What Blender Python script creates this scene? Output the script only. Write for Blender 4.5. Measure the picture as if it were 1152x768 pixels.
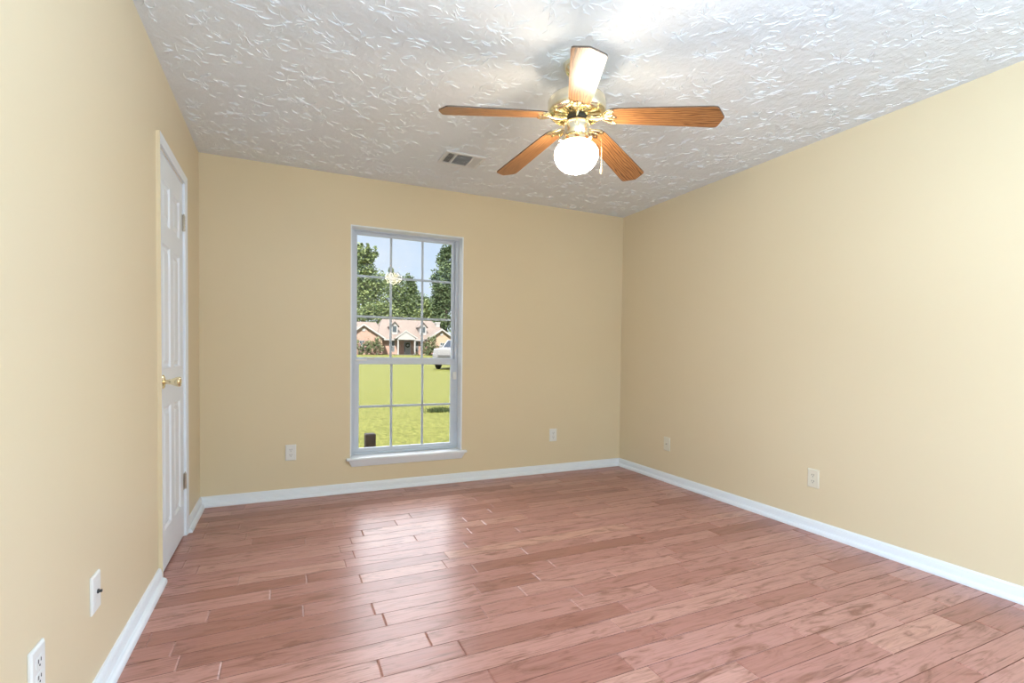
import bpy, math, random
from mathutils import Vector, Matrix, Euler

for o in list(bpy.data.objects):
    bpy.data.objects.remove(o, do_unlink=True)
SC = bpy.context.scene
COL = SC.collection
random.seed(7)
PI = math.pi

# ------------------------------------------------------------------ room numbers
XL, XR, YB, YF, H = -0.534, 3.024, 4.002, -1.5, 2.44      # left, right, back, front wall, ceiling
CAMZ = 1.0913

# ------------------------------------------------------------------ camera
cam = bpy.data.cameras.new('camera')
cam.sensor_fit = 'HORIZONTAL'
cam.sensor_width = 36.0
cam.lens = 557.01 / 1152 * 36.0
cam.shift_y = (412.63 - 384.0) / 1152
cam.clip_start, cam.clip_end = 0.05, 600
cam_ob = bpy.data.objects.new('camera', cam)
COL.objects.link(cam_ob)
yaw, pitch, roll = 0.43076234, -0.026353557, 0.0121732903
r0 = Vector((math.cos(yaw), -math.sin(yaw), 0)); f0 = Vector((math.sin(yaw), math.cos(yaw), 0)); u0 = Vector((0, 0, 1))
f1 = f0 * math.cos(pitch) + u0 * math.sin(pitch); u1 = u0 * math.cos(pitch) - f0 * math.sin(pitch)
r2 = r0 * math.cos(roll) + u1 * math.sin(roll); u2 = u1 * math.cos(roll) - r0 * math.sin(roll)
cm = Matrix((r2, u2, -f1)).transposed().to_4x4()
cm.translation = (0, 0, CAMZ)
cam_ob.matrix_world = cm
SC.camera = cam_ob

# ------------------------------------------------------------------ colour management
SC.view_settings.view_transform = 'Standard'
SC.view_settings.look = 'None'
SC.view_settings.gamma = 1
SC.view_settings.use_curve_mapping = False
SC.view_settings.exposure = 0.0

# ------------------------------------------------------------------ sky
W = bpy.data.worlds.new('sky'); SC.world = W
W.use_nodes = True
wn = W.node_tree.nodes; wl = W.node_tree.links
wn.clear()
wo = wn.new('ShaderNodeOutputWorld'); wb = wn.new('ShaderNodeBackground')
tc = wn.new('ShaderNodeTexCoord'); sx = wn.new('ShaderNodeSeparateXYZ')
rp = wn.new('ShaderNodeValToRGB'); st = wn.new('ShaderNodeValToRGB')
wl.new(tc.outputs['Generated'], sx.inputs[0])
wl.new(sx.outputs['Z'], rp.inputs[0]); wl.new(sx.outputs['Z'], st.inputs[0])
SKY_HIGH = 7.0
e = rp.color_ramp.elements
e[0].position = 0.0; e[0].color = (0.76, 0.86, 0.95, 1)
e[1].position = 0.20; e[1].color = (0.64, 0.80, 1.0, 1)
n = e.new(0.34); n.color = (0.88, 0.93, 1.0, 1)
e = st.color_ramp.elements                      # unseen bright band added north for floor glare, 14 to 60 degrees up
e[0].position = 0.235; e[0].color = (0, 0, 0, 1)
e[1].position = 0.36; e[1].color = (1, 1, 1, 1)
n = e.new(0.80); n.color = (0.9, 0.9, 0.9, 1)
n = e.new(0.95); n.color = (0.15, 0.15, 0.15, 1)
azm = wn.new('ShaderNodeMapRange'); azm.inputs[1].default_value = -0.1; azm.inputs[2].default_value = 0.35; azm.inputs[3].default_value = 0.06; azm.inputs[4].default_value = 1.0
wl.new(sx.outputs['Y'], azm.inputs[0])
ns = wn.new('ShaderNodeTexNoise'); ns.inputs['Scale'].default_value = 5; ns.inputs['Detail'].default_value = 6
wl.new(tc.outputs['Generated'], ns.inputs['Vector'])
cl = wn.new('ShaderNodeMapRange'); cl.inputs[1].default_value = 0.45; cl.inputs[2].default_value = 0.68; cl.inputs[3].default_value = 0; cl.inputs[4].default_value = 0.7
wl.new(ns.outputs['Fac'], cl.inputs[0])
mc = wn.new('ShaderNodeMixRGB'); mc.inputs[2].default_value = (0.95, 0.97, 0.99, 1)
wl.new(cl.outputs[0], mc.inputs[0]); wl.new(rp.outputs[0], mc.inputs[1])
m1 = wn.new('ShaderNodeMath'); m1.operation = 'MULTIPLY'; wl.new(st.outputs[0], m1.inputs[0]); wl.new(azm.outputs[0], m1.inputs[1])
ms = wn.new('ShaderNodeMath'); ms.operation = 'MULTIPLY_ADD'; ms.inputs[1].default_value = SKY_HIGH; ms.inputs[2].default_value = 1.0
wl.new(m1.outputs[0], ms.inputs[0])
wl.new(mc.outputs[0], wb.inputs['Color']); wl.new(ms.outputs[0], wb.inputs['Strength'])
wl.new(wb.outputs[0], wo.inputs[0])

# ------------------------------------------------------------------ sun and added fill lamps out of view behind the camera
def light(name, kind, loc, rot, energy, color, **kw):
    l = bpy.data.lights.new(name, kind); l.energy = energy; l.color = color
    for k, v in kw.items(): setattr(l, k, v)
    o = bpy.data.objects.new(name, l); COL.objects.link(o); o.location = loc; o.rotation_euler = rot
    return o
light('sun', 'SUN', (0, -20, 40), (math.radians(42), 0, math.radians(-22)), 13.0, (1, 0.95, 0.87), angle=0.01)
SIDE_L, SIDE_R, BOUNCE_W = 70, 60, 84
light('unseen_fill_left', 'AREA', (XL + 0.04, -0.55, 1.25), (0, math.radians(-90), 0), SIDE_L, (0.52, 0.72, 1.0), shape='RECTANGLE', size=1.9, size_y=0.9, spread=math.radians(128))  # added lamp brightening the right wall; the left wall has no doorway here
light('unseen_fill_right', 'AREA', (XR - 0.04, -0.45, 1.35), (0, math.radians(90), 0), SIDE_R, (0.52, 0.72, 1.0), shape='RECTANGLE', size=1.7, size_y=0.9, spread=math.radians(128))  # made-up lamp on the solid right wall, brightens the left wall
light('unseen_fill_up', 'AREA', (0.6, -0.62, 1.26), (math.radians(180), 0, 0), BOUNCE_W, (0.47, 0.73, 1.0), shape='RECTANGLE', size=2.0, size_y=1.3)  # unseen upward fill added to lift the ceiling
LAMP = 43.0

# ------------------------------------------------------------------ helpers
def children(o): return [c for c in bpy.data.objects if c.parent == o]

class MB:
    def __init__(s): s.v = []; s.f = []; s.m = []; s.uvs = None
    def add(s, vs, fs, mi=0):
        b = len(s.v); s.v += [tuple(v) for v in vs]
        for f in fs: s.f.append([b + i for i in f]); s.m.append(mi)
        return s
    def box(s, x0, x1, y0, y1, z0, z1, mi=0, M=None):
        vs = [Vector((x, y, z)) for z in (z0, z1) for y in (y0, y1) for x in (x0, x1)]
        if M: vs = [M @ v for v in vs]
        return s.add(vs, [(0, 2, 3, 1), (4, 5, 7, 6), (0, 1, 5, 4), (2, 6, 7, 3), (0, 4, 6, 2), (1, 3, 7, 5)], mi)
    def hexa(s, vs, mi=0):      # bottom 4 ccw, top 4 ccw
        return s.add(vs, [(3, 2, 1, 0), (4, 5, 6, 7), (0, 1, 5, 4), (1, 2, 6, 5), (2, 3, 7, 6), (3, 0, 4, 7)], mi)
    def prism(s, pts, t0, t1, fn, mi=0):        # polygon swept from t0 to t1; fn(u, v, t) -> point
        n = len(pts)
        vs = [fn(u, v, t0) for u, v in pts] + [fn(u, v, t1) for u, v in pts]
        return s.add(vs, [tuple(range(n - 1, -1, -1)), tuple(range(n, 2 * n))] + [(i, (i + 1) % n, n + (i + 1) % n, n + i) for i in range(n)], mi)
    def lathe(s, prof, seg=32, M=None, mi=0, cap=True):
        vs = []; n = len(prof)
        for k in range(seg):
            a = 2 * PI * k / seg
            for r, z in prof: vs.append(Vector((r * math.cos(a), r * math.sin(a), z)))
        if M: vs = [M @ v for v in vs]
        fs = []
        for k in range(seg):
            k2 = (k + 1) % seg
            for i in range(n - 1): fs.append((k * n + i, k2 * n + i, k2 * n + i + 1, k * n + i + 1))
        if cap:
            if prof[0][0] > 1e-6: fs.append(tuple(k * n for k in range(seg - 1, -1, -1)))
            if prof[-1][0] > 1e-6: fs.append(tuple(k * n + n - 1 for k in range(seg)))
        return s.add(vs, fs, mi)
    def tube(s, pts, r, seg=8, mi=0):
        pts = [Vector(p) for p in pts]; vs = []; fs = []
        rr = r if isinstance(r, (list, tuple)) else [r] * len(pts)
        up = None
        for i, p in enumerate(pts):
            t = (pts[min(i + 1, len(pts) - 1)] - pts[max(i - 1, 0)]).normalized()
            a = t.cross(Vector((0, 0, 1)) if abs(t.z) < 0.95 else Vector((1, 0, 0))).normalized(); b = t.cross(a)
            for k in range(seg):
                q = 2 * PI * k / seg; vs.append(p + (a * math.cos(q) + b * math.sin(q)) * rr[i])
        for i in range(len(pts) - 1):
            for k in range(seg):
                fs.append((i * seg + k, i * seg + (k + 1) % seg, (i + 1) * seg + (k + 1) % seg, (i + 1) * seg + k))
        fs.append(tuple(range(seg - 1, -1, -1))); fs.append(tuple((len(pts) - 1) * seg + k for k in range(seg)))
        return s.add(vs, fs, mi)
    def build(s, name, mats, parent=None, smooth=False, bevel=0, loc=None, mats_idx=True):
        me = bpy.data.meshes.new(name); me.from_pydata(s.v, [], s.f); me.update()
        if not isinstance(mats, (list, tuple)): mats = [mats]
        for m in mats: me.materials.append(m)
        me.polygons.foreach_set('material_index', s.m)
        import bmesh
        bm = bmesh.new(); bm.from_mesh(me)
        bmesh.ops.remove_doubles(bm, verts=bm.verts, dist=1e-6)
        bmesh.ops.recalc_face_normals(bm, faces=bm.faces); bm.to_mesh(me); bm.free()
        if smooth:
            me.polygons.foreach_set('use_smooth', [True] * len(me.polygons))
            try: me.set_sharp_from_angle(angle=math.radians(38))
            except Exception: pass
        o = bpy.data.objects.new(name, me); COL.objects.link(o)
        if parent: o.parent = parent
        if loc: o.location = loc
        if bevel:
            b = o.modifiers.new('bevel', 'BEVEL'); b.width = bevel; b.segments = 2; b.limit_method = 'ANGLE'; b.angle_limit = math.radians(40)
        return o

def tag(o, label=None, cat=None, group=None, kind=None):
    if label: o['label'] = label
    if cat: o['category'] = cat
    if group: o['group'] = group
    if kind: o['kind'] = kind
    return o
def thing(name, loc, label, cat, rz=0, group=None, kind=None):
    o = bpy.data.objects.new(name, None); COL.objects.link(o); o.location = loc; o.rotation_euler = (0, 0, rz)
    o.empty_display_size = 0.05
    return tag(o, label, cat, group, kind)
def copy_tree(o, parent=None):
    c = o.copy(); COL.objects.link(c); c.parent = parent
    for ch in children(o): copy_tree(ch, c)
    return c

# ------------------------------------------------------------------ materials
def mat(name, color, rough=0.5, metal=0.0, spec=0.5, **kw):
    m = bpy.data.materials.new(name); m.use_nodes = True
    b = m.node_tree.nodes['Principled BSDF']
    b.inputs['Base Color'].default_value = tuple(color) + (1,)
    b.inputs['Roughness'].default_value = rough; b.inputs['Metallic'].default_value = metal
    b.inputs['Specular IOR Level'].default_value = spec
    for k, v in kw.items(): b.inputs[k].default_value = v
    return m
class NT:
    def __init__(s, m): s.m = m; s.n = m.node_tree.nodes; s.l = m.node_tree.links; s.b = s.n['Principled BSDF']
    def node(s, t, **kw):
        x = s.n.new(t)
        for k, v in kw.items():
            if hasattr(x, k): setattr(x, k, v)
        return x
    def link(s, a, b): s.l.new(a, b)
    def math(s, op, a, b=None, c=None):
        x = s.n.new('ShaderNodeMath'); x.operation = op
        for i, v in enumerate((a, b, c)):
            if v is None: continue
            if isinstance(v, (int, float)): x.inputs[i].default_value = v
            else: s.l.new(v, x.inputs[i])
        return x.outputs[0]
    def noise(s, vec, scale, detail=3, rough=0.5, dist=0.0):
        x = s.n.new('ShaderNodeTexNoise'); x.inputs['Scale'].default_value = scale; x.inputs['Detail'].default_value = detail
        x.inputs['Roughness'].default_value = rough; x.inputs['Distortion'].default_value = dist
        if vec is not None: s.l.new(vec, x.inputs['Vector'])
        return x.outputs['Fac']
    def mapping(s, vec, scale=(1, 1, 1), loc=(0, 0, 0), rot=(0, 0, 0)):
        x = s.n.new('ShaderNodeMapping'); x.inputs['Scale'].default_value = scale; x.inputs['Location'].default_value = loc; x.inputs['Rotation'].default_value = rot
        s.l.new(vec, x.inputs['Vector']); return x.outputs[0]
    def coord(s, k='Object'):
        x = s.n.new('ShaderNodeTexCoord'); return x.outputs[k]
    def ramp(s, fac, stops):
        x = s.n.new('ShaderNodeValToRGB'); e = x.color_ramp.elements
        while len(e) < len(stops): e.new(0.5)
        for i, (p, c) in enumerate(stops): e[i].position = p; e[i].color = tuple(c) + (1,) if len(c) == 3 else c
        s.l.new(fac, x.inputs[0]); return x.outputs[0]
    def mix(s, fac, a, b, mode='MIX'):
        x = s.n.new('ShaderNodeMixRGB'); x.blend_type = mode
        for i, v in enumerate((fac, a, b)):
            if isinstance(v, (int, float)): x.inputs[i].default_value = v
            elif isinstance(v, tuple): x.inputs[i].default_value = v + (1,)
            else: s.l.new(v, x.inputs[i])
        return x.outputs[0]
    def bump(s, h, strength=0.3, dist=0.01):
        x = s.n.new('ShaderNodeBump'); x.inputs['Strength'].default_value = strength; x.inputs['Distance'].default_value = dist
        s.l.new(h, x.inputs['Height']); s.l.new(x.outputs[0], s.b.inputs['Normal']); return x

WALL_C = (0.76, 0.635, 0.43)
def wall_material():
    m = mat('wall_paint', WALL_C, 0.42, spec=0.35); t = NT(m)
    c = t.coord()
    t.link(t.mix(t.noise(c, 1.3, 2), (WALL_C[0] * 0.98, WALL_C[1] * 0.975, WALL_C[2] * 0.96), (WALL_C[0] * 1.02, WALL_C[1] * 1.02, WALL_C[2] * 1.03)), t.b.inputs['Base Color'])
    t.bump(t.noise(c, 190, 3), 0.06, 0.002)
    return m
def ceiling_material():
    m = mat('ceiling_white_paint', (0.82, 0.855, 0.875), 0.85, spec=0.2); t = NT(m)
    c = t.coord()
    t.bump(t.math('ADD', t.noise(c, 38, 4, 0.6), t.math('MULTIPLY', t.noise(c, 9, 2), 1.5)), 0.5, 0.012)
    return m
def floor_material():
    m = mat('floor_hardwood', (0.3, 0.13, 0.08), 0.24, spec=0.5); t = NT(m)
    at = t.n.new('ShaderNodeAttribute'); at.attribute_name = 'plank'
    sp = t.n.new('ShaderNodeSeparateColor'); t.link(at.outputs['Color'], sp.inputs[0])
    c = t.coord()
    off = t.n.new('ShaderNodeCombineXYZ')
    t.link(t.math('MULTIPLY', sp.outputs[0], 37.0), off.inputs[0]); t.link(t.math('MULTIPLY', sp.outputs[1], 53.0), off.inputs[1]); t.link(t.math('MULTIPLY', sp.outputs[2], 29.0), off.inputs[2])
    va = t.n.new('ShaderNodeVectorMath'); va.operation = 'ADD'; t.link(c, va.inputs[0]); t.link(off.outputs[0], va.inputs[1])
    v = va.outputs[0]
    blot = t.noise(t.mapping(v, (2.6, 11.0, 1)), 1.6, 5, 0.62, 1.6)
    grain = t.noise(t.mapping(v, (3.0, 70.0, 1)), 1.5, 5, 0.65, 0.6)
    fine = t.noise(t.mapping(v, (10.0, 260.0, 1)), 1.0, 3)
    streak = t.noise(t.mapping(v, (1.8, 34.0, 1)), 1.3, 4, 0.6, 2.2)
    base = t.ramp(sp.outputs[0], [(0.0, (0.29, 0.110, 0.082)), (0.28, (0.40, 0.172, 0.140)), (0.52, (0.485, 0.232, 0.200)), (0.78, (0.55, 0.282, 0.240)), (1.0, (0.62, 0.345, 0.270))])
    col = t.mix(t.ramp(blot, [(0.33, (0.85,) * 3), (0.42, (0.30,) * 3), (0.50, (0, 0, 0))]), base, (0.20, 0.068, 0.042))
    col = t.mix(t.ramp(streak, [(0.33, (0.75,) * 3), (0.40, (0, 0, 0))]), col, (0.14, 0.048, 0.03))
    col = t.mix(t.ramp(grain, [(0.35, (0.34,) * 3), (0.52, (0, 0, 0))]), col, (0.17, 0.055, 0.03))
    col = t.mix(t.ramp(fine, [(0.35, (0.14,) * 3), (0.7, (0, 0, 0))]), col, (0.60, 0.36, 0.28))
    col = t.mix(at.outputs['Alpha'], (0.19, 0.075, 0.05), col)
    t.link(col, t.b.inputs['Base Color'])
    rg = t.n.new('ShaderNodeMapRange'); rg.inputs[3].default_value = 0.25; rg.inputs[4].default_value = 0.38; t.link(grain, rg.inputs[0])
    t.link(rg.outputs[0], t.b.inputs['Roughness'])
    scrape = t.noise(t.mapping(v, (1.2, 22.0, 1)), 1.0, 2)
    hh = t.math('ADD', t.math('MULTIPLY', scrape, 1.0), t.math('MULTIPLY', grain, 0.10))
    t.bump(hh, 0.35, 0.004)
    return m
def oak_material():
    m = mat('oak_blade', (0.42, 0.20, 0.07), 0.30, spec=0.5); t = NT(m)
    c = t.coord()
    vv = t.mapping(c, (1, 1, 1))
    w = t.n.new('ShaderNodeTexWave'); w.wave_type = 'BANDS'; w.bands_direction = 'Y'; w.inputs['Scale'].default_value = 26; w.inputs['Distortion'].default_value = 9; w.inputs['Detail'].default_value = 3; w.inputs['Detail Scale'].default_value = 1.2
    t.link(t.mapping(c, (0.16, 1, 1)), w.inputs['Vector'])
    pores = t.noise(t.mapping(c, (14, 260, 1)), 1.0, 3)
    col = t.mix(w.outputs['Fac'], (0.30, 0.120, 0.036), (0.46, 0.225, 0.085))
    col = t.mix(t.ramp(w.outputs['Fac'], [(0.0, (0.75,) * 3), (0.22, (0, 0, 0))]), col, (0.07, 0.028, 0.011))
    col = t.mix(t.ramp(pores, [(0.36, (0.55,) * 3), (0.5, (0, 0, 0))]), col, (0.16, 0.062, 0.022))
    t.link(col, t.b.inputs['Base Color'])
    return m
def grass_material():
    m = mat('lawn_grass', (0.1, 0.11, 0.03), 0.9, spec=0.1); t = NT(m)
    c = t.coord()
    a = t.noise(c, 0.25, 4); b = t.noise(t.mapping(c, (9, 4, 1)), 1.0, 6, 0.75); d = t.noise(t.mapping(c, (17, 8, 1)), 1.0, 5, 0.8)
    col = t.mix(a, (0.074, 0.082, 0.014), (0.106, 0.106, 0.024))
    col = t.mix(t.ramp(b, [(0.36, (0.8,) * 3), (0.56, (0, 0, 0))]), col, (0.048, 0.062, 0.008))
    col = t.mix(t.ramp(d, [(0.46, (0, 0, 0)), (0.60, (1.0,) * 3)]), col, (0.140, 0.142, 0.034))
    t.link(col, t.b.inputs['Base Color'])
    t.bump(t.noise(c, 30, 3), 0.6, 0.05)
    return m
def leaf_material(name, dark, light_, pink=None):
    m = mat(name, dark, 0.6, spec=0.25); t = NT(m)
    g = t.n.new('ShaderNodeNewGeometry')
    col = t.mix(g.outputs['Random Per Island'], dark, light_)
    if pink:
        col = t.mix(t.ramp(t.noise(t.coord(), 1.5, 2), [(0.55, (0, 0, 0)), (0.62, (1, 1, 1))]), col, pink)
    t.link(col, t.b.inputs['Base Color'])
    t.b.inputs['Transmission Weight'].default_value = 0.0
    return m
def brick_material():
    m = mat('red_brick', (0.16, 0.07, 0.045), 0.85, spec=0.2); t = NT(m)
    c = t.coord(); sp = t.n.new('ShaderNodeSeparateXYZ'); t.link(c, sp.inputs[0])
    cb = t.n.new('ShaderNodeCombineXYZ'); t.link(t.math('ADD', sp.outputs[0], sp.outputs[1]), cb.inputs[0]); t.link(sp.outputs[2], cb.inputs[1])
    b = t.n.new('ShaderNodeTexBrick'); b.inputs['Scale'].default_value = 1; b.inputs['Brick Width'].default_value = 0.22; b.inputs['Row Height'].default_value = 0.075; b.inputs['Mortar Size'].default_value = 0.006
    b.inputs['Color1'].default_value = (0.38, 0.235, 0.185, 1); b.inputs['Color2'].default_value = (0.30, 0.17, 0.13, 1); b.inputs['Mortar'].default_value = (0.34, 0.30, 0.27, 1)
    t.link(cb.outputs[0], b.inputs['Vector']); t.link(b.outputs['Color'], t.b.inputs['Base Color'])
    return m
def shingle_material():
    m = mat('roof_shingles', (0.14, 0.105, 0.085), 0.9, spec=0.2); t = NT(m)
    c = t.coord()
    col = t.mix(t.noise(t.mapping(c, (2.5, 2.5, 7)), 1.0, 3, 0.7), (0.13, 0.105, 0.092), (0.205, 0.172, 0.155))
    t.link(col, t.b.inputs['Base Color'])
    return m
def glass_material(name, tint=(1, 1, 1), refl=1.0):
    m = bpy.data.materials.new(name); m.use_nodes = True
    n = m.node_tree.nodes; l = m.node_tree.links; n.clear()
    o = n.new('ShaderNodeOutputMaterial'); mx = n.new('ShaderNodeMixShader'); tr = n.new('ShaderNodeBsdfTransparent'); gl = n.new('ShaderNodeBsdfGlossy'); fr = n.new('ShaderNodeFresnel')
    tr.inputs[0].default_value = tuple(tint) + (1,); gl.inputs['Roughness'].default_value = 0.01
    fr.inputs[0].default_value = 1.22
    l.new(fr.outputs[0], mx.inputs[0]); l.new(tr.outputs[0], mx.inputs[1]); l.new(gl.outputs[0], mx.inputs[2]); l.new(mx.outputs[0], o.inputs[0])
    return m

M_WALL = wall_material(); M_CEIL = ceiling_material(); M_FLOOR = floor_material()
M_TRIM = mat('white_trim_paint', (0.82, 0.85, 0.89), 0.35)
M_DOOR = mat('white_door_paint', (0.82, 0.85, 0.88), 0.38)
M_VINYL = mat('white_vinyl', (0.60, 0.65, 0.73), 0.35)
M_GRILLE = mat('grey_grille', (0.42, 0.46, 0.52), 0.45)
M_GLASS = glass_material('window_glass')
M_DARK = mat('dark_gap', (0.015, 0.014, 0.013), 0.8)
M_BRASS = mat('polished_brass', (0.88, 0.76, 0.50), 0.18, 1.0)
M_BRASS_PALE = mat('pale_brass', (0.86, 0.80, 0.62), 0.22, 1.0)
M_STEEL = mat('aged_nickel', (0.52, 0.47, 0.40), 0.35, 1.0)
M_OAK = oak_material()
M_BLADE_EDGE = mat('dark_blade_edge', (0.10, 0.07, 0.05), 0.5)
M_BLACK = mat('black_plastic', (0.02, 0.02, 0.02), 0.4)
M_PLATE = mat('white_plate', (0.80, 0.79, 0.76), 0.35)
M_ALMOND = mat('almond_plate', (0.76, 0.70, 0.56), 0.35)
M_VENT = mat('white_register', (0.78, 0.79, 0.79), 0.4)
M_VENTDARK = mat('duct_dark', (0.10, 0.10, 0.11), 0.8)
M_WOODFOB = mat('wood_fob', (0.55, 0.36, 0.22), 0.4)
M_GLOBE = mat('opal_globe', (0.9, 0.88, 0.84), 0.2)
NT(M_GLOBE).b.inputs['Emission Color'].default_value = (1.0, 0.85, 0.66, 1)
NT(M_GLOBE).b.inputs['Emission Strength'].default_value = LAMP

# ================================================================== ROOM SHELL
T = 0.15
S = 'structure'
# floor: one mesh of bevelled planks
def build_floor():
    rnd = random.Random(11)
    vs, fs, cols = [], [], []
    w = 0.1035; y = 2.285 - w * 38
    x0, x1 = XL - 0.01, XR + 0.01
    while y < YB + 0.01:
        y2 = min(y + w, YB + 0.012)
        x = x0 - rnd.random() * 0.9; last = 0.5
        while x < x1:
            L = rnd.choice((0.32, 0.42, 0.5, 0.62, 0.75, 0.9, 1.1)) * rnd.uniform(0.92, 1.1)
            a, b = max(x, x0), min(x + L, x1); x += L
            if b - a < 0.02: continue
            bx, by, d = 0.0050, 0.0017, 0.0024
            i = len(vs)
            vs += [(a, y, -0.012), (b, y, -0.012), (b, y2, -0.012), (a, y2, -0.012), (a + .0003, y + .0003, -d), (b - .0003, y + .0003, -d), (b - .0003, y2 - .0003, -d), (a + .0003, y2 - .0003, -d),
                   (a + bx, y + by, 0), (b - bx, y + by, 0), (b - bx, y2 - by, 0), (a + bx, y2 - by, 0)]
            q = [(8, 9, 10, 11)] + [(k, (k + 1) % 4, 4 + (k + 1) % 4, 4 + k) for k in range(4)] + [(4 + k, 4 + (k + 1) % 4, 8 + (k + 1) % 4, 8 + k) for k in range(4)]
            c = (rnd.betavariate(2.3, 2.0), rnd.random(), rnd.random(), 1)
            for fi, f in enumerate(q):
                fs.append([i + k for k in f]); cols += [c[:3] + ((0.0 if fi in (1, 3, 5, 7) else 1.0),)] * 4
        y += w
    i = len(vs)
    vs += [(x0 - 0.3, YF - .15, -0.012), (x1 + .15, YF - .15, -0.012), (x1 + .15, YB + .15, -0.012), (x0 - 0.3, YB + .15, -0.012)]
    fs.append([i, i + 1, i + 2, i + 3]); cols += [(0.2, 0.5, 0.5, 1)] * 4
    me = bpy.data.meshes.new('floor'); me.from_pydata(vs, [], fs); me.update()
    ca = me.color_attributes.new('plank', 'FLOAT_COLOR', 'CORNER')
    flat = []
    for c in cols: flat += c
    ca.data.foreach_set('color', flat)
    me.materials.append(M_FLOOR)
    o = bpy.data.objects.new('floor', me); COL.objects.link(o)
    tag(o, 'reddish brown glossy hardwood plank floor', 'floor', kind=S)
build_floor()
def build_ceiling():
    rnd = random.Random(3); m = MB().box(XL - T, XR + T, YF - T, YB + T, H, H + 0.12)
    def stroke(cx, cy, ang, ln, hgt, wid, bend):
        n = 5; vs = []
        for k in range(n):
            q = k / (n - 1); e = math.sin(PI * (0.08 + 0.84 * q))
            a = ang + bend * (q - 0.5)
            x = cx + math.cos(ang) * ln * (q - .5) - math.sin(ang) * bend * ln * (q - .5) ** 2
            y = cy + math.sin(ang) * ln * (q - .5) + math.cos(ang) * bend * ln * (q - .5) ** 2
            nx, ny = -math.sin(a), math.cos(a)
            vs += [(x - nx * wid * e, y - ny * wid * e, H + .0004), (x, y, H - hgt * e), (x + nx * wid * .6 * e, y + ny * wid * .6 * e, H + .0004)]
        fs = []
        for k in range(n - 1):
            i = k * 3; fs += [(i, i + 3, i + 4, i + 1), (i + 1, i + 4, i + 5, i + 2)]
        m.add(vs, fs)
    y = -0.6
    while y < YB - .05:
        x = XL + .03
        while x < XR - .02:
            gx, gy = x + rnd.uniform(-.07, .07), y + rnd.uniform(-.07, .07); main = rnd.uniform(0, 2 * PI)
            for k in range(rnd.randint(8, 14)):
                a = main + rnd.gauss(0, .75) + (PI if rnd.random() < .5 else 0); r_ = rnd.uniform(.012, .085)
                px, py = gx + math.cos(a) * r_, gy + math.sin(a) * r_
                if not (XL + .03 < px < XR - .03 and -.7 < py < YB - .04): continue
                a2 = a + rnd.gauss(0, .35)
                if (math.cos(a2) > 0) == (rnd.random() < .85): a2 += PI
                stroke(px, py, a2, rnd.uniform(.020, .065), rnd.uniform(.0018, .0040), rnd.uniform(.0025, .0055), rnd.uniform(-1, 1))
            x += .155
        y += .145
    return m
tag(build_ceiling().build('ceiling', M_CEIL), 'white stomp-textured ceiling', 'ceiling', kind=S)
# back wall with the window hole (hole carries a 10 mm white liner)
WX0, WX1, WZ0, WZ1, LN = 0.472, 1.365, 0.268, 2.060, 0.010
hx0, hx1, hz0, hz1 = WX0 - LN, WX1 + LN, WZ0 - 0.03, WZ1 + LN
b = MB(); b.box(XL - T, hx0, YB, YB + T, -0.4, H); b.box(hx1, XR + T, YB, YB + T, -0.4, H); b.box(hx0, hx1, YB, YB + T, -0.4, hz0); b.box(hx0, hx1, YB, YB + T, hz1, H)
tag(b.build('wall_back', M_WALL), 'tan painted back wall with the window', 'wall', kind=S)
# left wall with the door hole
DY0, DY1, DZ1 = 2.790, 3.420, 2.045
b = MB(); b.box(XL - T, XL, YF - T, DY0, -0.012, H); b.box(XL - T, XL, DY1, YB, -0.012, H); b.box(XL - T, XL, DY0, DY1, DZ1, H); b.box(XL - T, XL - 0.09, DY0, DY1, -0.012, DZ1)
tag(b.build('wall_left', M_WALL), 'pale yellow painted left wall with the white door', 'wall', kind=S)
tag(MB().box(XR, XR + T, YF - T, YB, -0.012, H).build('wall_right', M_WALL), 'pale yellow painted right wall', 'wall', kind=S)
tag(MB().box(XL, XR, YF - T, YF, -0.012, H).build('wall_front', M_WALL), 'painted wall behind the camera', 'wall', kind=S)

# baseboards with shoe moulding: profile (thickness, height)
BP = [(0, 0), (.0345, 0), (.0345, .010), (.031, .019), (.024, .0245), (.0155, .027), (.0145, .052), (.012, .058), (.0125, .062), (.009, .068), (.006, .072), (0, .072)]
def baseboard(name, fn, t0, t1, label):
    tag(MB().prism(BP, t0, t1, fn).build(name, M_TRIM), label, 'baseboard', kind=S)
CY0, CY1 = 2.757, 3.457      # door casing outer edges
baseboard('baseboard_left', lambda u, v, t: (XL + u, t, v), YF, CY0, 'white baseboard on the left wall before the door')
baseboard('baseboard_left.001', lambda u, v, t: (XL + u, t, v), CY1, YB, 'short white baseboard between the door and the back corner')
baseboard('baseboard_back', lambda u, v, t: (t, YB - u, v), XL, XR, 'white baseboard along the back wall')
baseboard('baseboard_right', lambda u, v, t: (XR - u, t, v), YF, YB, 'white baseboard along the right wall')

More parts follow.
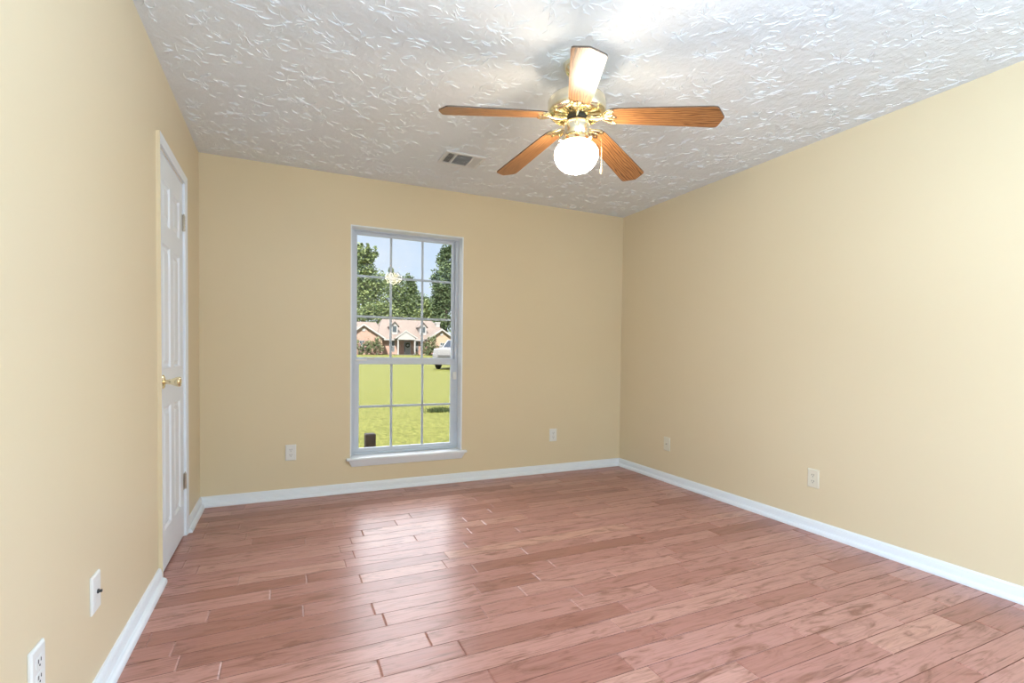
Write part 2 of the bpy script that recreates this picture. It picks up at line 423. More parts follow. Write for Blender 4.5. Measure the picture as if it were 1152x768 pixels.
# door casing (trim_1): profile across its width, the outer side smeared with wall paint
def casing():
    m = MB()
    t0, t1 = 0.017, 0.011
    yi0, yi1, zi = CY0 + 0.040, CY1 - 0.040, 2.050
    zo = 2.092
    def strip(P):      # P: list of 8 corner points outer-back, outer-front, inner-front, inner-back at each end
        m.add(P, [(0, 1, 5, 4)], 1); m.add(P, [(1, 2, 6, 5), (2, 3, 7, 6), (0, 3, 2, 1), (4, 5, 6, 7)], 0)
    strip([(XL, CY0, 0), (XL + t0, CY0, 0), (XL + t1, yi0, 0), (XL, yi0, 0), (XL, CY0, zo), (XL + t0, CY0, zo), (XL + t1, yi0, zi), (XL, yi0, zi)])
    a = [(XL, CY1, 0), (XL + t0, CY1, 0), (XL + t1, yi1, 0), (XL, yi1, 0), (XL, CY1, zo), (XL + t0, CY1, zo), (XL + t1, yi1, zi), (XL, yi1, zi)]
    m.add(a, [(0, 1, 5, 4), (1, 2, 6, 5), (2, 3, 7, 6), (0, 3, 2, 1), (4, 5, 6, 7)], 0)
    a = [(XL, CY0, zo), (XL + t0, CY0, zo), (XL + t1, yi0, zi), (XL, yi0, zi), (XL, CY1, zo), (XL + t0, CY1, zo), (XL + t1, yi1, zi), (XL, yi1, zi)]
    m.add(a, [(0, 1, 5, 4), (1, 2, 6, 5), (2, 3, 7, 6)], 0)
    # jamb lining inside the hole
    m.box(XL - 0.085, XL, DY0, DY0 + 0.008, 0, DZ1 - 0.001, 0); m.box(XL - 0.085, XL, DY1 - 0.008, DY1, 0, DZ1 - 0.001, 0); m.box(XL - 0.085, XL, DY0, DY1, DZ1 - 0.006, DZ1, 0)
    return m
tag(casing().build('trim_1', [M_TRIM, M_WALL]), 'white casing around the door on the left wall', 'trim', kind=S)

# door_1: six raised panels, knob, hinges
def door_leaf():
    m = MB(); y0, y1, z0, z1 = 2.801, 3.409, 0.012, 2.036; xf = XL - 0.001; xb = xf - 0.035
    ys = [y0, y0 + 0.095, y0 + 0.264, y1 - 0.264, y1 - 0.095, y1]
    zs = [z0, 0.20, 0.81, 1.00, 1.61, 1.71, 1.915, z1]
    P = lambda y, z, d=0: (xf - d, y, z)
    for j in range(7):
        for i in range(5):
            a, b_, c, d = ys[i], ys[i + 1], zs[j], zs[j + 1]
            if i in (1, 3) and j in (1, 3, 5):
                rings = [(0, 0), (0.010, 0.009), (0.022, 0.009), (0.040, 0.002)]
                vs = []
                for ins, dep in rings: vs += [P(a + ins, c + ins, dep), P(b_ - ins, c + ins, dep), P(b_ - ins, d - ins, dep), P(a + ins, d - ins, dep)]
                fs = [(12, 13, 14, 15)]
                for r in range(3): fs += [(r * 4 + k, r * 4 + (k + 1) % 4, r * 4 + 4 + (k + 1) % 4, r * 4 + 4 + k) for k in range(4)]
                m.add(vs, fs)
            else: m.add([P(a, c), P(b_, c), P(b_, d), P(a, d)], [(0, 1, 2, 3)])
    m.add([(xb, y0, z0), (xb, y1, z0), (xb, y1, z1), (xb, y0, z1), (xf, y0, z0), (xf, y1, z0), (xf, y1, z1), (xf, y0, z1)], [(0, 1, 2, 3), (0, 1, 5, 4), (1, 2, 6, 5), (2, 3, 7, 6), (3, 0, 4, 7)])
    return m
door = tag(door_leaf().build('door_1', M_DOOR), 'closed white six-panel door on the left wall', 'door', kind=S)
MX = Matrix.Rotation(PI / 2, 4, 'Y')            # local z -> world +x
kn = MB().lathe([(0.011, 0.006), (0.011, 0.022), (0.013, 0.026), (0.012, 0.032), (0.017, 0.042), (0.0225, 0.056), (0.0245, 0.066), (0.0235, 0.071), (0.019, 0.074), (0.017, 0.072), (0.008, 0.074), (0, 0.075)], 28, Matrix.Translation((XL, 2.868, 0.936)) @ MX).build('door_knob', M_BRASS, door, True)
tag(kn, 'brass door knob')
MB().lathe([(0, 0), (0.033, 0), (0.034, 0.003), (0.028, 0.007), (0.018, 0.009), (0.011, 0.012)], 28, Matrix.Translation((XL, 2.868, 0.936)) @ MX).build('rose', M_BRASS, kn, True)
for z in (1.82, 0.325):
    m = MB(); kx, ky = XL + 0.006, 3.411
    for k in range(5): m.lathe([(0, 0), (0.0062, 0.0005), (0.0062, 0.0165), (0, 0.017)], 10, Matrix.Translation((kx, ky, z - 0.045 + k * 0.018)))
    m.box(XL + 0.0002, XL + 0.0022, ky - 0.026, ky, z - 0.046, z + 0.046); m.box(XL + 0.0002, XL + 0.0022, ky, ky + 0.004, z - 0.046, z + 0.046)
    m.lathe([(0.003, 0), (0.0045, 0.004), (0.001, 0.010), (0, 0.011)], 10, Matrix.Translation((kx, ky, z + 0.045)))
    tag(m.build('hinge', M_STEEL, door), 'aged metal hinge')

# ------------------------------------------------------------------ window_1
win = thing('window_1', ((WX0 + WX1) / 2, YB, WZ0), 'white vinyl single-hung window with grey grilles', 'window', kind=S)
wl_ = Vector(win.location)
class LB(MB):          # world coordinates in, local to the window out
    def build(s, *a, **k):
        s.v = [tuple(Vector(v) - wl_) for v in s.v]; return super().build(*a, **k)
# white returns of the opening
m = LB(); m.box(WX0 - LN, WX0, YB - 0.002, YB + T, WZ0, WZ1 + LN); m.box(WX1, WX1 + LN, YB - 0.002, YB + T, WZ0, WZ1 + LN); m.box(WX0, WX1, YB - 0.002, YB + T, WZ1, WZ1 + LN)
m.build('jamb_liner', M_TRIM, win)
# frame
FY0, FY1 = YB + 0.100, YB + 0.150
m = LB(); m.box(WX0, WX0 + 0.030, FY0, FY1, WZ0, WZ1); m.box(WX1 - 0.026, WX1, FY0, FY1, WZ0, WZ1); m.box(WX0 + .03, WX1 - .026, FY0, FY1, WZ1 - 0.008, WZ1); m.box(WX0 + .03, WX1 - .026, FY0, FY1, WZ0, WZ0 + 0.018)
m.build('window_frame', M_VINYL, win, bevel=0.002)
def sash(name, x0, x1, z0, z1, gx0, gx1, gz0, gz1, y0, y1, vx, hz):
    m = LB(); m.box(x0, gx0, y0, y1, z0, z1); m.box(gx1, x1, y0, y1, z0, z1); m.box(gx0, gx1, y0, y1, z0, gz0); m.box(gx0, gx1, y0, y1, gz1, z1)
    s = m.build(name, M_VINYL, win, bevel=0.002)
    ym = (y0 + y1) / 2
    g = LB(); g.box(gx0, gx1, ym - 0.002, ym + 0.002, gz0, gz1); g.build('glass_pane', M_GLASS, s)
    g = LB(); e = 0.009
    for x in vx: g.box(x - e, x + e, ym + 0.004, ym + 0.010, gz0, gz1)
    for z in hz: g.box(gx0, gx1, ym + 0.0035, ym + 0.0105, z - e, z + e)
    g.build('grille', M_GRILLE, s)
    return s
up = sash('upper_sash', WX0 + .030, WX1 - .026, 1.010, 2.052, 0.526, 1.316, 1.050, 2.028, YB + 0.128, YB + 0.148, (0.797, 1.060), (1.702, 1.378))
lo = sash('lower_sash', WX0 + .031, WX1 - .027, 0.288, 1.044, 0.540, 1.304, 0.319, 0.994, YB + 0.102, YB + 0.126, (0.800, 1.060), (0.651,))
for ch in children(win):
    ch.location = ch.location   # geometry is already local
m = LB(); m.box(0.515, 0.60, YB + 0.092, YB + 0.102, 1.022, 1.034); m.build('tilt_latch', M_PLATE, lo, bevel=0.002)
m = LB(); m.box(0.605, 0.655, YB + 0.096, YB + 0.102, 1.036, 1.042); m.build('sash_lock', M_STEEL, lo)
m = LB(); m.box(1.318, 1.352, YB + 0.086, YB + 0.100, 0.865, 0.930); m.build('stop_block', M_PLATE, win, bevel=0.003)
# stool and apron
m = LB(); m.box(0.434, 1.412, YB - 0.038, YB, WZ0 - 0.020, WZ0); m.box(WX0, WX1, YB, FY0, WZ0 - 0.020, WZ0)
st_ = m.build('window_sill', M_TRIM, win, bevel=0.005)
m = LB(); zt, zb = WZ0 - 0.0205, 0.197
m.hexa([(0.474, YB - .010, zb), (1.374, YB - .010, zb), (1.374, YB, zb), (0.474, YB, zb), (0.448, YB - .030, zt), (1.398, YB - .030, zt), (1.398, YB, zt), (0.448, YB, zt)])
m.build('apron', M_TRIM, win, bevel=0.003)

# ================================================================== CEILING FAN
FX, FY = 1.238, 2.005
fan = thing('ceiling_fan', (FX, FY, H), 'brass ceiling fan with five oak blades and a lit white schoolhouse globe', 'ceiling fan')
def L(prof, name, m, parent=fan, seg=40): return MB().lathe([(r, z - H) for r, z in prof], seg).build(name, m, parent, True)
L([(0, 2.440), (0.064, 2.440), (0.066, 2.434), (0.063, 2.418), (0.050, 2.398), (0.032, 2.386), (0.016, 2.383), (0, 2.383)], 'canopy', M_BRASS_PALE)
L([(0.0125, 2.386), (0.0125, 2.300)], 'downrod', M_BRASS_PALE)
L([(0, 2.318), (0.024, 2.318), (0.030, 2.312), (0.065, 2.302), (0.105, 2.292), (0.128, 2.278), (0.135, 2.264), (0.135, 2.222), (0.131, 2.214), (0.121, 2.210), (0.119, 2.214), (0, 2.214)], 'motor_housing', M_BRASS_PALE)
# vented bottom plate: ring + spokes over a dark interior
m = MB()
m.lathe([(0.106, 2.2135 - H), (0.121, 2.2135 - H), (0.121, 2.204 - H), (0.114, 2.200 - H), (0.106, 2.206 - H), (0.106, 2.2135 - H)], 48, cap=False)
m.lathe([(0.052, 2.2135 - H), (0.066, 2.2135 - H), (0.066, 2.196 - H), (0.052, 2.194 - H), (0.052, 2.2135 - H)], 48, cap=False)
for k in range(15):
    a = 2 * PI * k / 15; d = Vector((math.cos(a), math.sin(a), 0)); q = Vector((-math.sin(a), math.cos(a), 0))
    pts = [d * 0.065 + q * 0.0035, d * 0.108 + q * 0.014, d * 0.108 - q * 0.003, d * 0.065 - q * 0.004]
    m.prism([(p.x, p.y) for p in pts], 2.200 - H, 2.209 - H, lambda u, v, t: (u, v, t))
m.build('vent_plate', M_BRASS, fan)
L([(0, 2.212), (0.050, 2.212), (0.050, 2.182), (0.042, 2.178), (0, 2.178)], 'flywheel', M_BLACK)
L([(0, 2.1775), (0.047, 2.1775), (0.056, 2.172), (0.058, 2.165), (0.058, 2.118), (0.054, 2.110), (0, 2.110)], 'switch_housing', M_BRASS_PALE)
m = MB().lathe([(r, z - H) for r, z in [(0, 2.1095), (0.050, 2.1095), (0.058, 2.106), (0.066, 2.098), (0.069, 2.088), (0.069, 2.076), (0.064, 2.073), (0, 2.080)]], 40)
m.build('light_fitter', M_BRASS, fan, True)
for k in range(3):
    a = 2 * PI * k / 3 - 1.2; c = Vector((math.cos(a), math.sin(a), 0))
    MB().lathe([(0.003, 0), (0.003, 0.012), (0.007, 0.013), (0.008, 0.020), (0.004, 0.024), (0, 0.0245)], 12, Matrix.Translation(c * 0.067 + Vector((0, 0, 2.082 - H))) @ Matrix.Rotation(a, 4, 'Z') @ MX).build('thumbscrew', M_BRASS, fan, True)
prof = [(0.0, 1.931), (0.005, 1.9315), (0.010, 1.9365), (0.018, 1.942), (0.040, 1.9465), (0.062, 1.955), (0.080, 1.969), (0.093, 1.988), (0.1005, 2.008), (0.1025, 2.026), (0.0995, 2.043), (0.090, 2.058), (0.077, 2.068), (0.065, 2.073), (0.061, 2.078)]
globe = L(prof, 'globe', M_GLOBE, seg=48)
tag(globe, 'lit white glass schoolhouse globe')
# pull chain
cx_, cy_ = 0.086, -0.052
m = MB(); m.tube([(0.050, -0.030, 2.125 - H), (0.066, -0.040, 2.124 - H), (0.082, -0.049, 2.118 - H), (cx_ + .012, cy_ - .008, 2.09 - H), (cx_ + .014, cy_ - .009, 2.02 - H), (cx_ + .014, cy_ - .009, 1.962 - H)], 0.0011, 6)
pc = m.build('pull_chain', M_BRASS, fan)
MB().lathe([(0, 0), (0.003, 0.001), (0.0062, 0.008), (0.0068, 0.016), (0.005, 0.026), (0.0025, 0.033), (0, 0.034)], 14, Matrix.Translation((cx_ + .014, cy_ - .009, 1.930 - H))).build('chain_fob', M_WOODFOB, pc, True)
# blades
TX, TY = -0.044, -0.003
N = Vector((-TX, -TY, 1)).normalized(); EX = Vector((0, 1, 0)).cross(N).normalized(); EY = N.cross(EX)
DROOP = math.radians(8.0)
BZ = 2.205 - H
def blade_outline():
    up_ = [(0.150, 0.018), (0.152, 0.032), (0.162, 0.043), (0.186, 0.0490), (0.30, 0.055), (0.45, 0.0605), (0.60, 0.0655), (0.613, 0.0640), (0.6205, 0.057), (0.634, 0.026), (0.644, 0.003)]
    return up_ + [(x, -y) for x, y in reversed(up_)]
def arm_outline():
    up_ = [(0.112, 0.010), (0.126, 0.018), (0.136, 0.032), (0.152, 0.044), (0.172, 0.047), (0.182, 0.041), (0.178, 0.030), (0.164, 0.022), (0.172, 0.012), (0.190, 0.006)]
    return up_ + [(x, -y) for x, y in reversed(up_)]
PITCH = -0.196
first = None
for i in range(5):
    ang = -0.797 - i * 2 * PI / 5
    rad = EX * math.cos(ang) + EY * math.sin(ang); tan = EY * math.cos(ang) - EX * math.sin(ang)
    rad, up_n = rad * math.cos(DROOP) - N * math.sin(DROOP), N * math.cos(DROOP) + rad * math.sin(DROOP)
    tt = tan * math.cos(PITCH) + up_n * math.sin(PITCH); nn = rad.cross(tt)
    Mx = Matrix((rad, tt, nn)).transposed().to_4x4(); Mx.translation = (0, 0, BZ)
    if first is None:
        m = MB(); o_ = blade_outline(); n_ = len(o_)
        vs = [(x, y, -0.003) for x, y in o_] + [(x, y, 0.003) for x, y in o_]
        m.add(vs, [tuple(range(n_ - 1, -1, -1)), tuple(range(n_, 2 * n_))], 0)
        m.add(vs, [(k, (k + 1) % n_, n_ + (k + 1) % n_, n_ + k) for k in range(n_)], 1)
        bl = m.build('blade', [M_OAK, M_BLADE_EDGE], fan)
        a = MB(); a.prism(arm_outline(), -0.0075, -0.0035, lambda u, v, t: (u, v, t))
        # raised scroll ribs on the plate
        for s in (1, -1):
            a.tube([(0.115, 0.004 * s, -0.008), (0.132, 0.020 * s, -0.010), (0.148, 0.034 * s, -0.010), (0.168, 0.041 * s, -0.009), (0.178, 0.036 * s, -0.008)], 0.0035, 8)
            a.tube([(0.118, 0.002 * s, -0.008), (0.144, 0.008 * s, -0.010), (0.164, 0.012 * s, -0.009), (0.172, 0.018 * s, -0.008)], 0.003, 8)
            a.lathe([(0, -0.0115), (0.004, -0.010), (0.0048, -0.0075)], 10, Matrix.Translation((0.170, 0.032 * s, 0)))
        a.lathe([(0, -0.0115), (0.004, -0.010), (0.0048, -0.0075)], 10, Matrix.Translation((0.178, 0, 0)))
        # neck rising to the flywheel
        a.tube([(0.135, 0, -0.007), (0.118, 0, -0.010), (0.100, 0.0, -0.014), (0.080, 0.0, -0.016), (0.060, 0.0, -0.016), (0.044, 0.0, -0.014)], [0.009, 0.009, 0.008, 0.007, 0.008, 0.010], 10)
        ar = a.build('blade_arm', M_BRASS, bl, True)
        first = bl
    else:
        bl = first.copy(); COL.objects.link(bl); bl.parent = fan
        ar = children(first)[0].copy(); COL.objects.link(ar); ar.parent = bl
    bl.matrix_local = Mx

# ================================================================== CEILING VENT
vx0, vx1, vy0, vy1 = 0.978, 1.262, 3.205, 3.425
vent = thing('ceiling_vent', ((vx0 + vx1) / 2, (vy0 + vy1) / 2, H), 'white metal three-way air register on the ceiling near the window wall', 'vent')
vw, vd = (vx1 - vx0) / 2, (vy1 - vy0) / 2
m = MB(); z0, z1 = -0.010, 0.0
fw_ = 0.022
m.box(-vw, vw, -vd, -vd + fw_, z0, z1); m.box(-vw, vw, vd - fw_, vd, z0, z1); m.box(-vw, -vw + fw_, -vd + fw_, vd - fw_, z0, z1); m.box(vw - fw_, vw, -vd + fw_, vd - fw_, z0, z1)
m.box(-vw + 0.075, -vw + 0.087, -vd + fw_, vd - fw_, z0 + .001, z1); m.box(vw - 0.087, vw - 0.075, -vd + fw_, vd - fw_, z0 + .001, z1)
m.build('register_frame', M_VENT, vent, bevel=0.002)
MB().box(-vw + fw_, vw - fw_, -vd + fw_, vd - fw_, -0.0012, -0.0002).build('duct_opening', M_VENTDARK, vent)
def slats(axis, a0, a1, n, b0, b1, tilt):
    m = MB()
    for k in range(n):
        c = a0 + (k + 0.5) * (a1 - a0) / n
        R_ = Matrix.Translation((c, 0, -0.006) if axis == 'x' else (0, c, -0.006)) @ Matrix.Rotation(tilt, 4, 'Y' if axis == 'x' else 'X')
        if axis == 'x': m.box(-0.0055, 0.0055, b0, b1, -0.0004, 0.0004, 0, R_)
        else: m.box(b0, b1, -0.0055, 0.0055, -0.0004, 0.0004, 0, R_)
    return m
slats('x', -vw + fw_, -vw + 0.075, 4, -vd + fw_, vd - fw_, math.radians(-40)).build('louver', M_VENT, vent)
slats('y', -vd + fw_, vd - fw_, 14, -vw + 0.087, vw - 0.087, math.radians(35)).build('louver', M_VENT, vent)
slats('x', vw - 0.075, vw - fw_, 4, -vd + fw_, vd - fw_, math.radians(40)).build('louver', M_VENT, vent)
for s in (1, -1):
    MB().lathe([(0, -0.0125), (0.0035, -0.012), (0.0042, -0.010)], 10, Matrix.Translation((s * (vw - 0.010), 0, 0))).build('screw', M_STEEL, vent)

# ================================================================== WALL PLATES (built facing -y, then turned)
PT = 0.0080
def plate_mesh(w=0.037, h=0.0585):
    m = MB(); i = 0.005
    m.hexa([(-w, 0, -h), (w, 0, -h), (w, -0.0045, -h), (-w, -0.0045, -h), (-w, 0, h), (w, 0, h), (w, -0.0045, h), (-w, -0.0045, h)])
    m.hexa([(-w, -0.0045, -h), (-w, -0.0045, h), (w, -0.0045, h), (w, -0.0045, -h), (-w + i, -PT, -h + i), (-w + i, -PT, h - i), (w - i, -PT, h - i), (w - i, -PT, -h + i)])
    return m
MY = Matrix.Rotation(PI / 2, 4, 'X')         # local z -> -y
def outlet(loc, rz, pm, label):
    t = thing('wall_outlet', loc, label, 'outlet', rz, group='duplex outlets around the room')
    plate_mesh().build('cover_plate', pm, t, bevel=0.001)
    for s in (1, -1):
        z = s * 0.0195; pts = []
        for k in range(24):
            a = 2 * PI * k / 24; pts.append((max(-0.0165, min(0.0165, 0.0195 * math.cos(a))), z + max(-0.0135, min(0.0135, 0.0175 * math.sin(a)))))
        r_ = MB().prism(pts, -0.0092, -0.004, lambda u, v, q: (u, q, v)).build('receptacle', pm, t)
        k = MB(); k.box(-0.0078, -0.0052, -0.0098, -0.0086, z - 0.001, z + 0.0085); k.box(0.0052, 0.0078, -0.0098, -0.0086, z + 0.000, z + 0.0080)
        k.lathe([(0, 0.0098), (0.0026, 0.0098), (0.0026, 0.0086)], 12, Matrix.Translation((0, 0, z - 0.0075)) @ MY)
        k.build('slot', M_DARK, r_)
    MB().lathe([(0, 0.0082), (0.0028, 0.0078), (0.0034, 0.006)], 12, MY).build('screw', M_STEEL, t)
    return t
E1 = 0.0003
outlet((0.042, YB - E1, 0.341), 0, M_PLATE, 'white duplex outlet on the back wall, left of the window')
outlet((2.266, YB - E1, 0.344), 0, M_PLATE, 'white duplex outlet on the back wall, right of the window')
outlet((XR - E1, 2.016, 0.333), PI / 2 * 3, M_ALMOND, 'almond duplex outlet on the right wall')
outlet((XL + E1, 1.505, 0.333), PI / 2, M_PLATE, 'white duplex outlet low on the left wall, cut by the bottom left corner')
def jack(loc, rz, pm, label, stick):
    t = thing('cable_plate', loc, label, 'wall plate', rz)
    plate_mesh().build('cover_plate', pm, t, bevel=0.001)
    if stick:
        MB().box(-0.016, 0.016, -0.0085, -0.005, -0.034, 0.034).build('insert', pm, t, bevel=0.0008)
        m = MB(); m.lathe([(0.007, 0.008), (0.007, 0.012), (0.0045, 0.0125), (0.0045, 0.020), (0, 0.020)], 6, Matrix.Translation((0.002, 0, 0.002)) @ MY)
    else:
        m = MB(); m.lathe([(0.0065, 0.006), (0.0065, 0.009), (0.0045, 0.0095), (0.0045, 0.015), (0, 0.015)], 6, MY)
    tag(m.build('cable_jack', M_STEEL if not stick else M_BLACK, t), 'small dark cable connector')
    for s in (1, -1): MB().lathe([(0, 0.008), (0.0026, 0.0077), (0.0032, 0.006)], 10, Matrix.Translation((0, 0, s * 0.045)) @ MY).build('screw', M_STEEL, t)
jack((XL + E1, 1.903, 0.341), PI / 2, M_PLATE, 'cream wall plate on the left wall with a dark connector sticking out', True)
jack((XR - E1, 3.329, 0.326), PI / 2 * 3, M_ALMOND, 'almond cable jack plate on the right wall near the back corner', False)

# ================================================================== OUTSIDE
def ground_z(y): return -0.35 + (y - 4.2) * (0.72 + 0.35) / (84 - 4.2)
M_GRASS = grass_material()
m = MB(); rows = [4.16, 6, 8, 11, 15, 20, 30, 45, 65, 84, 110, 160, 260]
vs = []; fs = []
cols_ = [-140, -60, -20, 0, 10, 20, 40, 80, 180]
for y in rows:
    for x in cols_: vs.append((x, y, ground_z(min(y, 110))))
nc = len(cols_)
for j in range(len(rows) - 1):
    for i in range(nc - 1): fs.append((j * nc + i, j * nc + i + 1, (j + 1) * nc + i + 1, (j + 1) * nc + i))
m.add(vs, fs)
tag(m.build('lawn', M_GRASS), 'sunny mown lawn outside the window', 'lawn', kind=S)

M_BRICK = brick_material(); M_ROOF = shingle_material()
M_EXTWHITE = mat('exterior_white', (0.30, 0.30, 0.30), 0.6); M_EXTTAN = mat('tan_siding', (0.34, 0.25, 0.185), 0.8)
M_EXTGLASS = mat('dark_house_glass', (0.05, 0.065, 0.075), 0.15); M_EXTDOOR = mat('grey_green_door', (0.20, 0.21, 0.20), 0.5)
HY = 84.0; GZ = 0.72
house = thing('house', (18.2, HY, GZ), 'red brick house with shingle roof, two dormers and a gabled white porch', 'house')
# local coordinates: x along the front, y away from us, z up.  1 px of the photo is about 0.151 m here
def hx(px): return (px - 453.0) * 0.1512
def hz(py): return (399.0 - py) * 0.1507
EZ = 2.72
def hp(name, m, mt, par=house, **k): return m.build(name, mt, par, **k)
m = MB(); m.box(hx(380), hx(530), 0.6, 11, -0.4, EZ); hp('brick_wall', m, M_BRICK)
# main hip roof
RZ = hz(360.2) * 1.075
m = MB(); x0, x1 = hx(424), hx(517)
ry = 6.0
m.hexa([(x0, -0.1, EZ - .12), (x1, -0.1, EZ - .12), (x1, 11.6, EZ - .12), (x0, 11.6, EZ - .12), (hx(437), ry - .1, RZ), (hx(496), ry - .1, RZ), (hx(496), ry + .1, RZ), (hx(437), ry + .1, RZ)])
m.box(x0, x1, -0.1, 11.6, EZ - .3, EZ - .12)
hp('main_roof', m, M_ROOF)
m = MB(); m.box(x0, x1, -0.16, -0.1, EZ - .32, EZ - .1); hp('fascia', m, M_EXTWHITE)
def gable(xa, xb, xp, zp, y0, y1, wall_m, vent=True):
    w = MB(); o = 0.45
    z_at = lambda x: EZ + (zp - EZ) * ((x - xa) / (xp - xa) if x < xp else (xb - x) / (xb - xp))
    w.prism([(xa + o, -0.4), (xb - o, -0.4), (xb - o, z_at(xb - o) - .16), (xp, zp - .16), (xa + o, z_at(xa + o) - .16)], y0, y1, lambda u, v, t: (u, t, v))
    ww = hp('wing_wall', w, wall_m)
    r_ = MB(); th = 0.15
    r_.prism([(xa, EZ - th), (xp, zp - th), (xb, EZ - th), (xb, EZ), (xp, zp), (xa, EZ)], y0 - 0.4, y1, lambda u, v, t: (u, t, v))
    hp('wing_roof', r_, M_ROOF)
    f = MB(); f.prism([(xa, EZ - .28), (xp, zp - .28), (xb, EZ - .28), (xb, EZ + .01), (xp, zp + .01), (xa, EZ + .01)], y0 - 0.46, y0 - 0.405, lambda u, v, t: (u, t, v))
    hp('gable_trim', f, M_EXTWHITE)
    if vent:
        v_ = MB(); v_.lathe([(0, 0.05), (0.26, 0.05), (0.3, 0.0)], 16, Matrix.Translation((xp, y0 - .02, zp - 0.95)) @ MY); hp('gable_vent', v_, M_EXTWHITE)
gable(hx(389), hx(431.5), hx(409), hz(366.4), -1.6, 5.6, M_BRICK)
gable(hx(477), hx(512), hx(494.5), hz(369.0), -1.6, 5.6, M_EXTTAN)
# left wing hip behind
m = MB(); m.hexa([(hx(384), 1.6, EZ), (hx(437), 1.6, EZ), (hx(437), 11, EZ), (hx(384), 11, EZ), (hx(388), 5.8, hz(363.9) * 1.07), (hx(430), 5.8, hz(363.9) * 1.07), (hx(430), 6.0, hz(363.9) * 1.07), (hx(388), 6.0, hz(363.9) * 1.07)])
hp('wing_ridge_roof', m, M_ROOF)
# porch
px0, px1, pp, pz = hx(443), hx(466), hx(453.5), hz(373)
m = MB(); m.prism([(px0, EZ), (px1, EZ), (pp, pz)], -1.9, 3.2, lambda u, v, t: (u, t, v)); hp('porch_roof', m, M_ROOF)
m = MB(); m.prism([(px0 + .3, EZ - .22), (px1 - .3, EZ - .22), (px1 - .3, EZ + .04), (pp, pz - .16), (px0 + .3, EZ + .04)], -1.98, -1.905, lambda u, v, t: (u, t, v)); hp('porch_gable', m, M_EXTWHITE)
m = MB(); m.prism([(px0 - .1, EZ - .1), (pp, pz - .1), (px1 + .1, EZ - .1), (px1 + .1, EZ + .12), (pp, pz + .14), (px0 - .1, EZ + .12)], -2.06, -1.985, lambda u, v, t: (u, t, v)); hp('porch_trim', m, M_EXTWHITE)
for cx in (445.3, 463.7):
    m = MB(); m.box(hx(cx) - .11, hx(cx) + .11, -1.85, -1.63, -0.1, EZ - .22); m.box(hx(cx) - .16, hx(cx) + .16, -1.9, -1.58, -0.1, 0.18); m.box(hx(cx) - .16, hx(cx) + .16, -1.9, -1.58, EZ - .36, EZ - .22); hp('porch_column', m, M_EXTWHITE)
m = MB(); m.box(hx(442), hx(467), -2.1, 0.6, -0.4, 0.06); hp('porch_floor', m, mat('concrete', (0.13, 0.12, 0.11), 0.9))
m = MB(); m.box(hx(455.3), hx(462.6), 0.5, 0.6, 0.06, 2.25); fd = hp('front_door', m, M_EXTWHITE)
m = MB(); m.box(hx(456.6), hx(461.8), 0.46, 0.5, 0.10, 2.12); hp('door_panel', m, M_EXTDOOR, fd)
m = MB(); m.box(hx(455.45), hx(456.35), 0.46, 0.5, 0.5, 2.1); hp('sidelight', m, M_EXTGLASS, fd)
m = MB()
ring = [Vector((0.30 * math.cos(a), 0, 0.30 * math.sin(a))) for a in [2 * PI * k / 16 for k in range(17)]]
m.tube([Vector((hx(459.2), 0.40, 1.62)) + p for p in ring], 0.11, 8); wr = hp('wreath', m, mat('wreath_green', (0.02, 0.03, 0.012), 0.8), fd)
def hwin(x0, x1, z0, z1, y, shut=True):
    m = MB(); m.box(x0, x1, y - .05, y, z0, z1); w = hp('house_window', m, M_EXTWHITE)
    g = MB(); xm = (x0 + x1) / 2; zm = (z0 + z1) / 2
    for a, b_ in ((x0 + .07, xm - .03), (xm + .03, x1 - .07)):
        for c, d in ((z0 + .07, zm - .03), (zm + .03, z1 - .07)): g.box(a, b_, y - .06, y - .05, c, d)
    hp('pane', g, M_EXTGLASS, w)
hwin(hx(404.5), hx(410), 0.55, 2.25, -1.6); hwin(hx(441.0), hx(444.6), 0.5, 2.3, 0.6)
hwin(hx(468.0), hx(471.5), 0.5, 2.3, 0.6); hwin(hx(493), hx(498), 0.55, 2.15, -1.6)
for px in (445.3, 478.2):
    xc = hx(px); w_ = 0.56; zb_, zw, zp_ = hz(376), hz(366.2), hz(361.4); y0 = 1.25
    m = MB(); m.prism([(xc - w_, zb_), (xc + w_, zb_), (xc + w_, zw), (xc, zp_ - .1), (xc - w_, zw)], y0, y0 + 3.2, lambda u, v, t: (u, t, v)); d_ = hp('dormer', m, M_EXTWHITE)
    m = MB(); m.prism([(xc - w_ - .25, zw - .22), (xc, zp_ - .08), (xc + w_ + .25, zw - .22), (xc + w_ + .25, zw - .08), (xc, zp_ + .06), (xc - w_ - .25, zw - .08)], y0 - .25, y0 + 3.4, lambda u, v, t: (u, t, v)); hp('dormer_roof', m, M_ROOF, d_)
    m = MB(); m.box(xc - .33, xc + .33, y0 - .05, y0, zb_ + .42, zw - .05); hp('dormer_window', m, M_EXTGLASS, d_)
m = MB(); m.box(hx(501) - .35, hx(501) + .35, 4.0, 4.8, EZ, hz(362) * 1.03); m.box(hx(501) - .42, hx(501) + .42, 3.93, 4.87, hz(362) * 1.03, hz(361) * 1.03 + .1); hp('chimney', m, M_EXTWHITE)

